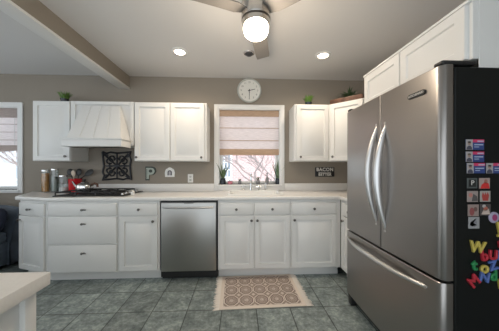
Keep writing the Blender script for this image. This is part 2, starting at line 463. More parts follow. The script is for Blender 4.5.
# base run. x positions local to each cabinet's middle
def rel(x0, x1, fr):
    c = (x0 + x1) / 2
    out = []
    for k, a, b, za, zb, hw in fr:
        if hw: hw = (hw[0] - c, hw[1], hw[2])
        out.append((k, a - c, b - c, za, zb, hw))
    return out
x0, x1 = -2.04, -1.307
cabinet('base_cabinet', 'wide white base cabinet of three drawers under the cooktop', x0, x1, rel(x0, x1, [
    ('drawer', x0 + .022, x1 - .008, .719, .848, (-1.64, .785, 'pull')),
    ('drawer', x0 + .022, x1 - .008, .418, .706, (-1.64, .635, 'pull')),
    ('drawer', x0 + .022, x1 - .008, .118, .405, (-1.64, .325, 'pull'))]))
x0, x1 = -1.306, -.862
cabinet('base_cabinet', 'white base cabinet with drawer and door left of the dishwasher', x0, x1, rel(x0, x1, [
    ('drawer', x0 + .022, x1 - .02, .716, .845, (-1.075, .782, 'knob')),
    ('door', x0 + .022, x1 - .02, .118, .703, (-.925, .655, 'knob'))]))
x0, x1 = -.232, .572
cabinet('sink_cabinet', 'white double-door base cabinet under the sink window', x0, x1, rel(x0, x1, [
    ('drawer', x0 + .02, .163, .712, .842, (-.03, .775, 'knob')),
    ('drawer', .172, x1 - .008, .712, .842, (.365, .775, 'knob')),
    ('door', x0 + .02, .163, .118, .70, (.135, .652, 'knob')),
    ('door', .172, x1 - .008, .118, .70, (.20, .652, 'knob'))]), body='open')
x0, x1 = .573, 1.145
cabinet('base_cabinet', 'white base cabinet with drawer and door right of the sink', x0, x1, rel(x0, x1, [
    ('drawer', x0 + .012, 1.088, .712, .842, (.835, .775, 'knob')),
    ('door', x0 + .012, 1.088, .118, .70, (.612, .652, 'knob'))]))
# right run, facing -X, between the corner and the refrigerator
cabinet('base_cabinet', 'narrow white base cabinet tucked between the corner and refrigerator', -.215, .215, [
    ('drawer', -.145, .205, .712, .842, (.03, .775, 'knob')),
    ('door', -.145, .205, .118, .70, (-.105, .655, 'knob'))], loc=(1.148, 2.222, 0), rz=R(-90), depth=.608)
# angled end cabinet
ang = math.atan2(2.575 - 2.44, -2.44 + 2.04)
A0 = Vector((-2.042, 2.44)); A1 = Vector((-2.44, 2.572)); Lw = (A1 - A0).length; rzA = math.atan2(A0.y - A1.y, A0.x - A1.x)
root = thing('base_cabinet', 'white angled end cabinet with drawer and door beside the navy sofa', 'cabinet', ((A0.x + A1.x) / 2, (A0.y + A1.y) / 2, 0), rzA)
inv = Matrix.Rotation(-rzA, 2)
def toloc(p): return tuple(inv @ (Vector(p) - (A0 + A1) / 2))
poly = [toloc(p) for p in ((-2.042, 2.442), (-2.44, 2.574), (-2.68, 3.045), (-2.042, 3.045))]
obj('body', prism(nb(), poly, .105, .874), 'white', root, smooth=0)
polyt = [toloc(p) for p in ((-2.042, 2.51), (-2.41, 2.635), (-2.6, 3.04), (-2.042, 3.04))]
obj('toe_kick', prism(nb(), polyt, 0, .105), 'white', root, smooth=0)
o = obj('drawer', front(Lw - .035, .130, 'slab'), 'white', root, (-.006, 0, .716)); bar_pull(o, 0, .065)
o = obj('door', front(Lw - .035, .585, 'raised'), 'white', root, (-.006, 0, .118)); knob(o, -Lw / 2 + .045, .54)

# ---------------------------------------------------------------- dishwasher
root = thing('dishwasher', 'stainless steel dishwasher with a bar handle under the counter', 'dishwasher', (-.547, F, 0))
obj('body', box(nb(), -.31, .31, .02, .58, .03, .872), 'black', root)
obj('toe_kick', box(nb(), -.305, .305, .045, .06, .005, .10), 'black', root)
d = obj('door', box(nb(), -.296, .296, -.022, .015, .105, .852, .006, 2), 'steelv', root)
b = nb(); pts = []
for i in range(13):
    t = i / 12; pts.append((-.265 + .53 * t, -.03 - .028 * min(1, 4 * t, 4 * (1 - t)) ** .5, .800))
tube(b, pts, [(.011, .009)] * 13, 10); obj('handle', b, 'handle', d)
obj('vent_slot', box(nb(), -.05, .05, -.0235, -.022, .842, .848), 'black', d)

# ---------------------------------------------------------------- countertop
root = thing('countertop', 'off-white L-shaped countertop with a low matching backsplash', 'countertop', (0, 0, .875))
ZT = .039; b = nb(); yf = F - .025
SX0, SX1, SY0, SY1 = -.12, .50, 2.53, 2.91
prism(b, [(-2.035, yf), (-2.475, yf + .145), (-2.735, 3.048), (-2.035, 3.048)], 0, ZT)
for a in ((-2.035, SX0, yf, 3.048), (SX0, SX1, yf, SY0), (SX0, SX1, SY1, 3.048), (SX1, 1.123, yf, 3.048), (1.123, 1.758, 1.99, 3.048)):
    box(b, *a, 0, ZT)
bmesh.ops.remove_doubles(b, verts=b.verts[:], dist=1e-5)
obj('worktop', b, 'counter', root, smooth=0)
b = nb(); tube(b, [(-2.475, yf + .145, ZT / 2), (-2.035, yf, ZT / 2), (1.123, yf, ZT / 2), (1.123, 1.99, ZT / 2)], [(.007, ZT / 2)] * 4, 12)
obj('front_edge', b, 'counter', root)
b = nb(); bz = .1
box(b, -2.43, W1[0] - .06, D - .018, D - .001, ZT, ZT + bz, .003); box(b, W1[1] + .06, 1.742, D - .018, D - .001, ZT, ZT + bz, .003)
box(b, 1.742, 1.759, 1.99, D - .001, ZT, ZT + bz, .003)
obj('backsplash', b, 'counter', root)
# sink
root = thing('sink', 'white drop-in kitchen sink below the window', 'sink', (.19, 2.72, .915))
b = nb(); hx, hy = .335, .225
def rrect(hx, hy, r, z, n=5):
    out = []
    for cx_, cy_, a0 in ((hx - r, hy - r, 0), (-hx + r, hy - r, 90), (-hx + r, -hy + r, 180), (hx - r, -hy + r, 270)):
        for k in range(n + 1):
            a = R(a0 + 90 * k / n); out.append((cx_ + r * math.cos(a), cy_ + r * math.sin(a), z))
    return out
loft(b, [rrect(hx, hy, .05, 0), rrect(hx, hy, .05, .012), rrect(hx - .01, hy - .01, .045, .017), rrect(hx - .035, hy - .035, .04, .014), rrect(hx - .045, hy - .045, .04, -.02), rrect(hx - .06, hy - .06, .04, -.16)], cap=False)
bmesh.ops.contextual_create(b, geom=[e for e in b.edges if e.is_boundary and all(v.co.z < -.1 for v in e.verts)])
obj('basin', b, 'cloud', root)
b = nb(); lathe(b, [(.04, 0), (.04, .003), (.02, .004)]); obj('drain', b, 'chrome', root, (0, 0, -.159))

# faucet set behind the sink
root = thing('faucet', 'chrome gooseneck faucet with two lever handles behind the sink', 'faucet', (.158, 2.985, .915))
b = nb(); lathe(b, [(.026, 0), (.026, .008), (.017, .014), (.014, .05)]); obj('base', b, 'chrome', root)
b = nb(); pts = [(0, 0, .04), (0, 0, .18)]
for k in range(9):
    a = PI * k / 8; pts.append((0, -.05 + .05 * math.cos(a), .19 + .05 * math.sin(a)))
pts.append((0, -.1, .15)); tube(b, pts, .011, 10); sp_ = obj('spout', b, 'chrome', root)
b = nb(); lathe(b, [(.012, .115), (.015, .12), (.015, .155), (.010, .16)], (0, -.1, 0)); obj('nozzle', b, 'chrome', sp_)
for x in (-.106, .107):
    b = nb(); lathe(b, [(.021, 0), (.021, .006), (.012, .012), (.010, .036), (.014, .045), (.011, .06)], (x, 0, 0)); hd_ = obj('handle', b, 'chrome', root)
    b = nb(); tube(b, [(x - .028, -.006, .06), (x + .028, -.006, .066)], [.005, .0065], 8); obj('lever', b, 'chrome', hd_)
root = thing('soap_dispenser', 'chrome pump soap dispenser at the right end of the sink', 'soap dispenser', (.362, 2.985, .915))
b = nb(); lathe(b, [(.02, 0), (.02, .006), (.011, .012), (.010, .07), (.006, .075), (.006, .1)]); obj('base', b, 'chrome', root)
b = nb(); tube(b, [(0, .005, .1), (0, -.035, .1), (0, -.05, .09)], .006, 8); obj('pump', b, 'chrome', root)

# ---------------------------------------------------------------- wall cabinets
UY = 2.74; UZ0, UZ1 = 1.312, 2.03
def upper(name, label, x0, x1, fr, y=UY, depth=None, z0=UZ0, z1=UZ1, **k):
    return cabinet(name, label, x0, x1, rel(x0, x1, fr), y=y, depth=(D - .002 - y) if depth is None else depth, z0=z0, z1=z1, toe=False, **k)
upper('wall_cabinet', 'white single-door wall cabinet left of the range hood', -2.455, -2.015, [
    ('door', -2.44, -2.02, UZ0 + .006, UZ1 - .008, (-2.06, UZ0 + .055, 'knob'))])
upper('wall_cabinet', 'white double-door wall cabinet between range hood and sink window', -1.272, -.40, [
    ('door', -1.262, -.845, UZ0 + .006, UZ1 - .008, (-1.235, UZ0 + .045, 'knob')),
    ('door', -.835, -.425, UZ0 + .006, UZ1 - .008, (-.46, UZ0 + .045, 'knob'))])
upper('wall_cabinet', 'white single-door wall cabinet right of the sink window', .695, 1.135, [
    ('door', .715, 1.128, UZ0 + .006, UZ1 - .008, (.765, UZ0 + .055, 'knob'))])
# diagonal corner cabinet
B0 = Vector((1.138, 2.742)); B1 = Vector((1.43, 2.45)); Lb = (B1 - B0).length; rzB = R(-45); mid = (B0 + B1) / 2
root = thing('corner_cabinet', 'white diagonal corner wall cabinet beside the refrigerator', 'cabinet', (mid.x, mid.y, 0), rzB)
inv = Matrix.Rotation(-rzB, 2)
poly = [tuple(inv @ (Vector(p) - mid)) for p in ((1.1365, 2.742), (1.1365, 3.048), (1.758, 3.048), (1.758, 2.45), (1.43, 2.45))]
obj('body', prism(nb(), poly, UZ0, UZ1), 'white', root, smooth=0)
o = obj('door', front(Lb - .035, UZ1 - UZ0 - .014, 'raised'), 'white', root, (.006, 0, UZ0 + .006)); knob(o, -Lb / 2 + .055, .05)
# cabinets over the refrigerator
OX = 1.165; ON, OF = 1.045, 1.98; OL = OF - ON; OZ0, OZ1 = 1.775, 2.07
root = thing('wall_cabinet', 'white two-door cabinet above the stainless steel refrigerator', 'cabinet', (OX, (ON + OF) / 2, 0), R(-90))
obj('body', box(nb(), -OL / 2, OL / 2, 0, XR - OX - .002, OZ0, OZ1, .002, 1), 'white', root)
for (a, c_) in ((-OL / 2 + .015, -.012), (-.004, OL / 2 - .02)):
    obj('door', front(c_ - a, OZ1 - OZ0 - .02, 'flat'), 'white', root, ((a + c_) / 2, 0, OZ0 + .006))
obj('crown_strip', box(nb(), -OL / 2, OL / 2 , -.022, -.001, OZ1 - .012, OZ1 + .004, .003), 'white', root)
obj('end_panel', box(nb(), OL / 2, OL / 2 + .004, .03, XR - OX - .002, 1.7245, OZ1, .001, 1), 'white', root)

# ---------------------------------------------------------------- range hood
root = thing('range_hood', 'white wooden boarded range hood above the cooktop', 'range hood', (-1.643, D - .002, 0))
hx = .368
b = nb(); box(b, -hx, hx, -.30, 0, 1.50, UZ1 - .001)
obj('back_panel', b, 'white', root)
b = nb(); yb = -.302
for a in ((-hx, -hx + .05, 1.50, UZ1), (hx - .05, hx, 1.50, UZ1), (-hx + .05, hx - .05, UZ1 - .04, UZ1)):
    box(b, a[0], a[1], yb - .018, yb, a[2], a[3], .003)
obj('frame', b, 'white', root)
# canopy: boards tapering from the ledge up to the frame
Tz, Bz = 1.975, 1.562; tw, bw, tc_, bc_ = .22, .295, -.012, .033; ty, by = -.325, -.535
def canopy_front(t, s):  # t along width -1..1, s height 0..1
    w_ = bw + (tw - bw) * s; y_ = by + (ty - by) * s
    return Vector((t * w_ + bc_ + (tc_ - bc_) * s, y_, Bz + (Tz - Bz) * s))
b = nb(); ns = 4
for k in range(ns):
    a, c_ = -1 + 2 * k / ns, -1 + 2 * (k + 1) / ns; g = .012
    q = [canopy_front(a + g, 0), canopy_front(c_ - g, 0), canopy_front(c_ - g, 1), canopy_front(a + g, 1)]
    loft(b, [[p + Vector((0, .02, 0)) for p in q], [p + Vector((0, .003, 0)) for p in q], [p + Vector(((0.004 if i in (0, 3) else -.004), 0, 0)) for i, p in enumerate(q)]])
obj('canopy_boards', b, 'white', root, smooth=0)
b = nb(); r0 = [canopy_front(-1, 0) + Vector((0, .01, 0)), canopy_front(1, 0) + Vector((0, .01, 0)), canopy_front(1, 0), canopy_front(-1, 0)]
bt = [canopy_front(-1, 0) + Vector((0, .006, 0)), canopy_front(1, 0) + Vector((0, .006, 0)), Vector((bw + bc_, -.305, Bz)), Vector((-bw + bc_, -.305, Bz))]
tp = [canopy_front(-1, 1) + Vector((0, .006, 0)), canopy_front(1, 1) + Vector((0, .006, 0)), Vector((tw + tc_, -.305, Tz)), Vector((-tw + tc_, -.305, Tz))]
loft(b, [bt, tp]); obj('canopy', b, 'white', root, smooth=0)
b = nb(); ex = .322
box(b, -ex + .018, ex + .018, by - .012, -.33, 1.467, 1.545, .004); box(b, -ex + .005, ex + .031, by - .026, -.33, 1.545, 1.563, .004)
obj('ledge', b, 'white', root)
obj('filter', box(nb(), -.27, .33, -.50, -.36, 1.4655, 1.4669), 'pewter', root)

# ---------------------------------------------------------------- refrigerator
FW = .95; FY = 1.497
fr = thing('refrigerator', 'stainless steel french-door refrigerator with black sides and bottom freezer', 'refrigerator', (.978, FY, 0), R(-90))
obj('body', box(nb(), -FW / 2, FW / 2, .072, .70, .03, 1.722, .004, 1), 'fridgeside', fr)
def door_plan(x0, x1, rl, rr, yb=.066):
    """front outline from left to right with rounded outer corners and a gentle bow"""
    def yf(x): return .008 * (x / (FW / 2)) ** 2
    pts = [(x0, yb)]
    def corner(xc, rad, sgn):
        out = []
        for k in range(7):
            a = R(90 * k / 6); out.append((xc + sgn * rad * (1 - math.sin(a)), yf(xc + sgn * rad) + rad * (1 - math.cos(a)) * 1.0, a))
        return out
    cl = [(x0 + rl * (1 - math.sin(a)), yf(x0 + rl) + rl * (1 - math.cos(a))) for a in [R(90 - 90 * k / 6) for k in range(7)]]
    pts += cl
    for k in range(1, 9):
        x = x0 + rl + (x1 - rr - x0 - rl) * k / 9; pts.append((x, yf(x)))
    pts += [(x1 - rr * (1 - math.sin(a)), yf(x1 - rr) + rr * (1 - math.cos(a))) for a in [R(90 * k / 6) for k in range(7)]]
    pts.append((x1, yb))
    return pts
def fdoor(x0, x1, rl, rr, z0, z1):
    pl = door_plan(x0, x1, rl, rr); b = nb()
    cx_ = sum(p[0] for p in pl) / len(pl)
    def sh(i): return [(x + (i if x < cx_ else -i) * 0, y + (i if y < .06 else 0), 0) for x, y in pl]
    def ring(i, z): return [(x, y + i if y < .06 else y, z) for x, y in pl]
    return loft(b, [ring(.004, z0), ring(0, z0 + .004), ring(0, z1 - .004), ring(.004, z1)])
ZS0, ZS1 = .662, .676
dl = obj('door', fdoor(-FW / 2, .015, .012, .006, ZS1, 1.735), 'steel', fr)
dr = obj('door', fdoor(.021, FW / 2 - .004, .006, .03, ZS1, 1.735), 'steel', fr)
dz = obj('freezer_drawer', fdoor(-FW / 2, FW / 2 - .004, .012, .03, .095, ZS0), 'steel', fr)
obj('gasket', box(nb(), -FW / 2 + .012, FW / 2 - .02, .045, .073, .09, 1.73), 'black', fr)
obj('base_grille', box(nb(), -FW / 2 + .02, FW / 2 - .03, .06, .08, .02, .093), 'black', fr)
for x in (-FW / 2 + .03, FW / 2 - .04):
    obj('foot', box(nb(), x - .028, x + .028, .018, .075, 0.0, .09, .008), 'black', fr)
for x in (-FW / 2 + .05, FW / 2 - .06):
    b = nb(); lathe(b, [(.03, -.03), (.03, .03)], (0, 0, 0), 'X', 16); obj('wheel', b, 'black', fr, (x, .20, .03))
def bow_handle(x_end, x_mid, z0, z1, parent):
    b = nb(); pts = []; rs = []; n = 24
    for i in range(n + 1):
        t = -1 + 2 * i / n; e = math.sqrt(max(0, 1 - abs(t) ** 2.2))
        pts.append((x_end + (x_mid - x_end) * (1 - t * t), .012 - .062 * (1 - abs(t) ** 2.0), z0 + (z1 - z0) * (t + 1) / 2))
        rs.append((.007 + .010 * (1 - t * t), .008 + .017 * (1 - abs(t) ** 1.6)))
    tube(b, pts, rs, 12)
    for s_ in (0, n): 
        p = pts[s_]; tube(b, [(p[0], .02, p[2]), (p[0], -.002, p[2])], .009, 8)
    return obj('handle', b, 'handle', parent)
bow_handle(-.030, -.045, .83, 1.535, dl)
bow_handle(.066, .056, .805, 1.53, dr)
b = nb(); pts = []; rs = []
for i in range(25):
    t = -1 + 2 * i / 24; pts.append((-.035 + .415 * t, .01 - .06 * (1 - abs(t) ** 2.6), .600 + .0 * t)); rs.append((.010 + .008 * (1 - abs(t) ** 2), .010 + .008 * (1 - t * t)))
tube(b, pts, rs, 12)
for s_ in (0, 24): tube(b, [(pts[s_][0], .025, .6), (pts[s_][0], .0, .6)], .009, 8)
obj('handle', b, 'handle', dz)
b = nb(); loft(b, [[(x, -.0035, z) for x, z in ((.268, 1.626), (.276, 1.620), (.376, 1.620), (.384, 1.626), (.384, 1.640), (.376, 1.646), (.276, 1.646), (.268, 1.640))], [(x, .012, z) for x, z in ((.268, 1.626), (.276, 1.620), (.376, 1.620), (.384, 1.626), (.384, 1.640), (.376, 1.646), (.276, 1.646), (.268, 1.640))]])
bd = obj('badge', b, 'black', dr, smooth=0)
obj('lettering', text_bm('KITCHENAID', .0175, .001), 'signwhite', bd, (.326, -.0042, 1.633))
for x, y0, w_ in ((FW / 2 - .031, .0, .027), (-FW / 2 + .031, .0, .027)):
    b = nb(); box(b, x - w_, x + w_, y0 + .012, .19, 1.7355, 1.757, .009, 3); obj('hinge_cover', b, 'black', fr)

# ---------------------------------------------------------------- magnets on the refrigerator's black side
SY = FY - FW / 2 - .0005      # plane of the near side
def card(x0, z1, label, skin):
    w_, h_ = .094, .05
    root = thing('photo_magnet', label, 'magnet', (x0 + w_ / 2, SY, z1 - h_), 0, 'campaign style card magnets on refrigerator')
    obj('card', box(nb(), -w_ / 2, w_ / 2, -.0015, 0, 0, h_), flat((.03, .06, .22)), root)
    obj('stripe', box(nb(), -.012, w_ / 2, -.0021, -.0016, .036, h_), flat((.62, .05, .14)), root)
    ph = obj('photo', box(nb(), -w_ / 2, -.012, -.0021, -.0016, 0, h_), flat((.42, .40, .40)), root)
    b = nb(); lathe(b, [(.008, 0), (.0085, .0006), (.0001, .0007)], (-.03, -.0021, .031), '-Y', 14); obj('face', b, flat((.34, .22, .18)), ph)
    b = nb(); prism_y(b, [(-.044, .001), (-.016, .001), (-.017, .012), (-.025, .02), (-.034, .02), (-.043, .012)], -.0026, -.0021); obj('jacket', b, flat((.07, .07, .10)), ph)
    b = nb(); lathe(b, [(.0088, 0), (.0088, .0009), (.0001, .001)], (-.03, -.0022, .0365), '-Y', 14); bmesh.ops.scale(b, vec=(1, 1, .55), space=Matrix.Translation((.03, 0, -.0375)), verts=b.verts[:]); obj('hair', b, flat(skin), ph)
    b = nb(); box(b, -.004, w_ / 2 - .006, -.0026, -.0021, .022, .027); box(b, -.004, .02, -.0026, -.0021, .012, .0155)
    box(b, .012, w_ / 2 - .004, -.0028, -.0021, .039, .0445)
    obj('print_lines', b, flat((.45, .52, .66)), root)
    return root
card(1.102, 1.367, 'blue and pink portrait card magnet, topmost on refrigerator side', (.05, .04, .035))
card(1.102, 1.308, 'blue and pink portrait card magnet, second from the top', (.12, .09, .06))
card(1.107, 1.252, 'blue and pink portrait card magnet, bottom of the left column', (.05, .04, .035))
card(1.2065, 1.252, 'blue and pink portrait card magnet at the right edge, beside the column', (.03, .03, .03))

def tile(x0, z1, w_, h_, base, shapes, label):
    root = thing('photo_magnet', label, 'magnet', (x0 + w_ / 2, SY, z1 - h_), 0, 'square photo magnets on refrigerator')
    obj('tile', box(nb(), -w_ / 2, w_ / 2, -.003, 0, 0, h_, .0008, 1), flat(tuple(.72 * c_ for c_ in base)), root)
    pr_ = None
    for nm, pts, col in shapes:
        b = nb(); prism_y(b, [((px - .5) * w_, pz * h_) for px, pz in pts], -.0036, -.003); obj(nm, b, flat(col), root)
    return root
def blob(cx_, cz, rx, rz_, n=12): return [(cx_ + rx * math.cos(2 * PI * k / n), cz + rz_ * math.sin(2 * PI * k / n)) for k in range(n)]
tt = tile(1.108, 1.179, .052, .05, (.12, .14, .14), [('inset', [(.15, .15), (.85, .15), (.85, .85), (.15, .85)], (.015, .018, .018))], 'dark square magnet with a white letter P')
obj('letter', text_bm('P', .034, .0012), 'signwhite', tt, (0, -.0044, .026))
tile(1.170, 1.179, .055, .052, (.55, .42, .38), [('dress', [(.1, .02), (.95, .02), (.85, .5), (.5, .62), (.2, .35)], (.6, .03, .03)), ('head', blob(.6, .68, .16, .2), (.35, .16, .12))], 'square photo magnet of a figure in red, beside the letter P')
tile(1.108, 1.116, .056, .053, (.48, .40, .37), [('figure', [(.4, .05), (.95, .1), (.9, .5), (.55, .75)], (.10, .09, .09)), ('head', blob(.3, .62, .18, .2), (.5, .2, .17))], 'square photo magnet of pale and dark figures under the letter P')
tile(1.1745, 1.116, .053, .053, (.55, .50, .46), [('group', [(.25, .1), (.75, .1), (.85, .6), (.7, .9), (.6, .6), (.5, .9), (.4, .6), (.25, .9), (.15, .55)], (.42, .06, .05))], 'square photo magnet with a red group on a pale ground')
tile(1.112, 1.050, .056, .057, (.44, .34, .31), [('figure', blob(.35, .4, .22, .35), (.28, .08, .08)), ('head', blob(.68, .6, .16, .2), (.15, .09, .08))], 'square photo magnet with two brownish red figures')
tile(1.1745, 1.052, .055, .056, (.12, .10, .10), [('dress', [(.1, .1), (.9, .1), (.8, .6), (.3, .5)], (.60, .48, .42)), ('face', blob(.5, .6, .2, .2), (.5, .16, .11)), ('hat', blob(.35, .82, .16, .14), (.55, .53, .52))], 'square photo magnet with white hatted figure on dark ground')
tile(1.115, .989, .056, .056, (.48, .48, .49), [('figure', [(.1, .3), (.35, .2), (.5, .6), (.7, .9), (.75, .3), (.5, .1), (.2, .6)], (.22, .22, .24))], 'grey square photo magnet at the bottom of the left column')
root = thing('round_magnet', 'round lavender badge magnet above the letter magnets', 'magnet', (1.246, SY, .986))
b = nb(); lathe(b, [(.027, 0), (.027, .003), (.024, .005), (.0001, .0055)], axis='-Y', n=24); obj('disc', b, flat((.42, .38, .52)), root)
b = nb(); prism_y(b, blob(0, 0, .013, .016), -.0062, -.005); obj('emblem', b, flat((.35, .05, .16)), root)
def letter(ch, x, z, size, rot, col, label):
    b = text_bm(ch, size * .88, .006, .0025); b.transform(Matrix.Rotation(R(-rot), 4, 'Y'))
    # thicken the strokes like moulded plastic
    bmesh.ops.recalc_face_normals(b, faces=b.faces[:])
    o = obj('letter_magnet', b, flat(col, .3), None, (x, SY - .0058, z)); tag(o, label, 'magnet', 'plastic letter magnets on refrigerator')
YEL, RED, BLU, GRN = (.58, .46, .10), (.50, .03, .05), (.10, .17, .46), (.03, .27, .09)
letter('W', 1.156, .842, .085, -8, YEL, 'yellow letter W magnet, largest of the letters')
letter('b', 1.192, .800, .080, 8, RED, 'red letter b magnet right below the yellow W')
letter('U', 1.236, .802, .072, -5, RED, 'red letter U magnet right of the red b')
letter('t', 1.141, .755, .082, 0, GRN, 'green letter t magnet left of the yellow O')
letter('o', 1.192, .742, .090, 0, YEL, 'yellow letter O magnet in the middle of the letters')
letter('Z', 1.237, .752, .070, 15, BLU, 'blue letter Z magnet right of the yellow O')
letter('M', 1.139, .678, .080, 40, RED, 'red letter M magnet, tilted, lowest of the letters')
letter('N', 1.192, .695, .075, -12, BLU, 'blue letter N magnet beside the tilted red M')
letter('d', 1.238, .702, .080, 0, GRN, 'green letter d magnet right of the blue N')
letter('J', 1.266, .935, .085, 12, YEL, 'yellow letter J magnet below the lavender badge')
letter('H', 1.280, .800, .072, 0, BLU, 'blue letter H magnet cut by the right edge')
letter('L', 1.278, .660, .072, 10, YEL, 'yellow letter L magnet at the lower right edge')
letter('a', 1.278, .860, .078, 10, RED, 'red letter a magnet at the right edge above the blue H')

# ---------------------------------------------------------------- peninsula in the near left corner
root = thing('peninsula', 'white peninsula counter corner at the lower left', 'counter', (-1.101, .362, 0))
b = nb(); box(b, -.9, .53, -.9, .333, .876, .914, .002, 2); obj('worktop', b, 'counter', root)
obj('body', box(nb(), -.88, .488, -.88, .305, .1, .875), 'white', root)
obj('corner_post', box(nb(),   .466, .503, .282, .318, .08, .875, .003), 'white', root)
obj('toe_kick', box(nb(), -.86, .44, -.86, .25, 0, .1), 'white', root)

# ---------------------------------------------------------------- navy sofa
root = thing('sofa', 'navy leather sofa below the left window', 'sofa', (-3.26, 2.15, 0), 0)
obj('base', box(nb(), -.42, .43, -.86, .86, .05, .33, .02, 3), 'leather', root)
for s_ in (-1, 1):
    # the arm: thick at the base, leaning outwards to a thin rounded top, sloping gently to the back
    b = nb(); rings = []
    for x, zt, in_ in ((.46, .66, 0), (.465, .70, .01), (.45, .725, .012), (.3, .75, .012), (0, .77, .012), (-.42, .79, .012)):
        o_ = .88
        ring = [(x if zt > .67 else x - .012, s_ * y, z) for y, z in ((o_ - .02, .04), (o_ - .03, zt - .04), (o_ - .05, zt - .005), (o_ - .075, zt), (o_ - .10, zt - .02), (o_ - .135, .58), (o_ - .175, .45), (o_ - .20, .33), (o_ - .20, .04))]
        rings.append(ring)
    loft(b, rings); obj('arm', b, 'leather', root)
for k, (y0, y1) in enumerate(((-.67, -.005), (.005, .67))):
    obj('seat_cushion', box(nb(), -.2, .45, y0, y1, .33, .455, .04, 4), 'leather', root)
    b = box(nb(), -.40, -.12, y0, y1, .46, .90, .07, 4); obj('back_cushion', b, 'leather', root)
b = nb(); box(b, -.43, -.36, -.86, .86, .05, .80, .02, 3); obj('back', b, 'leather', root)
root2 = thing('cushion', 'dark navy throw cushion leaning on the sofa arm', 'cushion', (-2.99, 2.70, .458), R(4))
b = nb(); bmesh.ops.create_uvsphere(b, u_segments=20, v_segments=12, radius=1)
for v in b.verts:
    x, y, z = v.co; f = lambda q: math.copysign(abs(q) ** .55, q)
    v.co = (f(x) * .21, y * .08, f(z) * .155 + .155)
b.transform(Matrix.Rotation(R(-14), 4, 'X')); obj('cover', b, 'navycloth', root2)

# ---------------------------------------------------------------- rug
RW, RD = .775, .585
rz_ = R(1.5)
root = thing('rug', 'cream and brown medallion rug with fringed ends before the sink', 'rug', (.206, 2.207, 0), rz_)
obj('pile', box(nb(), -RW / 2, RW / 2, -RD / 2, RD / 2, .001, .009, .003), rug_mat(RW, RD), root)
for s_ in (-1, 1):
    b = nb(); y = -RD / 2
    while y < RD / 2:
        l = random.uniform(.04, .065); dy = random.uniform(-.008, .008)
        tube(b, [(s_ * (RW / 2 - .003), y, .006), (s_ * (RW / 2 + l * .5), y + dy * .4, .005), (s_ * (RW / 2 + l), y + dy, .003)], [.0035, .0035, .002], 5); y += .0058
    obj('fringe', b, 'fringe', root)

# ---------------------------------------------------------------- cooktop
CX, CY = -1.65, 2.735
root = thing('cooktop', 'black gas cooktop with cast iron grates in the counter', 'cooktop', (CX, CY, .9155))
obj('plate', box(nb(), -.38, .38, -.245, .245, 0, .010, .004), 'black', root)
for cx_ in (-.262, -.045, .172):
    b = nb(); z = .042; w_, d_ = .104, .222
    for x in (-w_, w_): tube(b, [(cx_ + x, -d_, z), (cx_ + x, d_, z)], .0065, 6)
    for y in (-d_, 0, d_): tube(b, [(cx_ - w_, y, z), (cx_ + w_, y, z)], .0065, 6)
    for y in (-.11, .11):
        tube(b, [(cx_ - w_, y, z), (cx_ - .03, y, z + .004)], .0055, 6); tube(b, [(cx_ + w_, y, z), (cx_ + .03, y, z + .004)], .0055, 6)
    tube(b, [(cx_, -d_, z), (cx_, -.14, z + .004)], .0055, 6); tube(b, [(cx_, d_, z), (cx_, .14, z + .004)], .0055, 6)
    for x in (-w_, w_):
        for y in (-d_, d_): tube(b, [(cx_ + x, y, .008), (cx_ + x, y, z)], .007, 6)
    obj('grate', b, 'iron', root)
for cx_, cy_ in ((-.262, -.11), (-.262, .11), (-.045, 0), (.172, -.11), (.172, .11)):
    b = nb(); lathe(b, [(.045, .008), (.045, .016), (.034, .018), (.034, .025), (.03, .028), (.001, .028)], (cx_, cy_, 0)); obj('burner', b, 'iron', root)
for k in range(5):
    b = nb(); lathe(b, [(.019, .008), (.018, .028), (.014, .032), (.001, .032)], (.328, -.17 + .085 * k, 0), n=14); obj('knob', b, 'nickel', root)

# ---------------------------------------------------------------- things on the counter
ZC = .9145
def canister(x, y, r, h, fill_h, fill, label):
    root = thing('canister', label, 'jar', (x, y, ZC), 0, 'glass canisters by the cooktop')
    b = nb(); lathe(b, [(r * .96, 0), (r, .006), (r, h - .02), (r * .97, h - .012), (r * .97, h), (r * .92, h), (r * .92, .008), (.001, .008)], n=28); obj('glass', b, 'jarglass', root)
    b = nb(); lathe(b, [(.001, .009), (r * .90, .009), (r * .90, fill_h - .004), (r * .8, fill_h), (.001, fill_h)], n=24); obj('contents', b, fill, root)
    b = nb(); lathe(b, [(r * 1.03, h + .0005), (r * 1.04, h + .004), (r * 1.04, h + .018), (r * .98, h + .022), (.001, h + .022)], n=28); obj('lid', b, 'chrome', root)
canister(-2.50, 2.965, .042, .27, .245, 'pasta', 'tall glass canister of golden pasta, leftmost by the cooktop')
canister(-2.385, 2.965, .040, .285, .20, 'lentil', 'tall glass canister of grey-green grains beside the pasta')
canister(-2.255, 2.935, .047, .20, .07, 'flour', 'shorter glass canister, white at the bottom, left of red crock')
CRX, CRY = -2.115, 2.945
root = thing('utensil_crock', 'red ceramic crock holding kitchen utensils by the cooktop', 'crock', (CRX, CRY, ZC))
b = nb(); lathe(b, [(.066, 0), (.07, .006), (.072, .165), (.075, .172), (.070, .176), (.065, .17), (.063, .012), (.001, .012)], n=32); obj('pot', b, 'red', root)
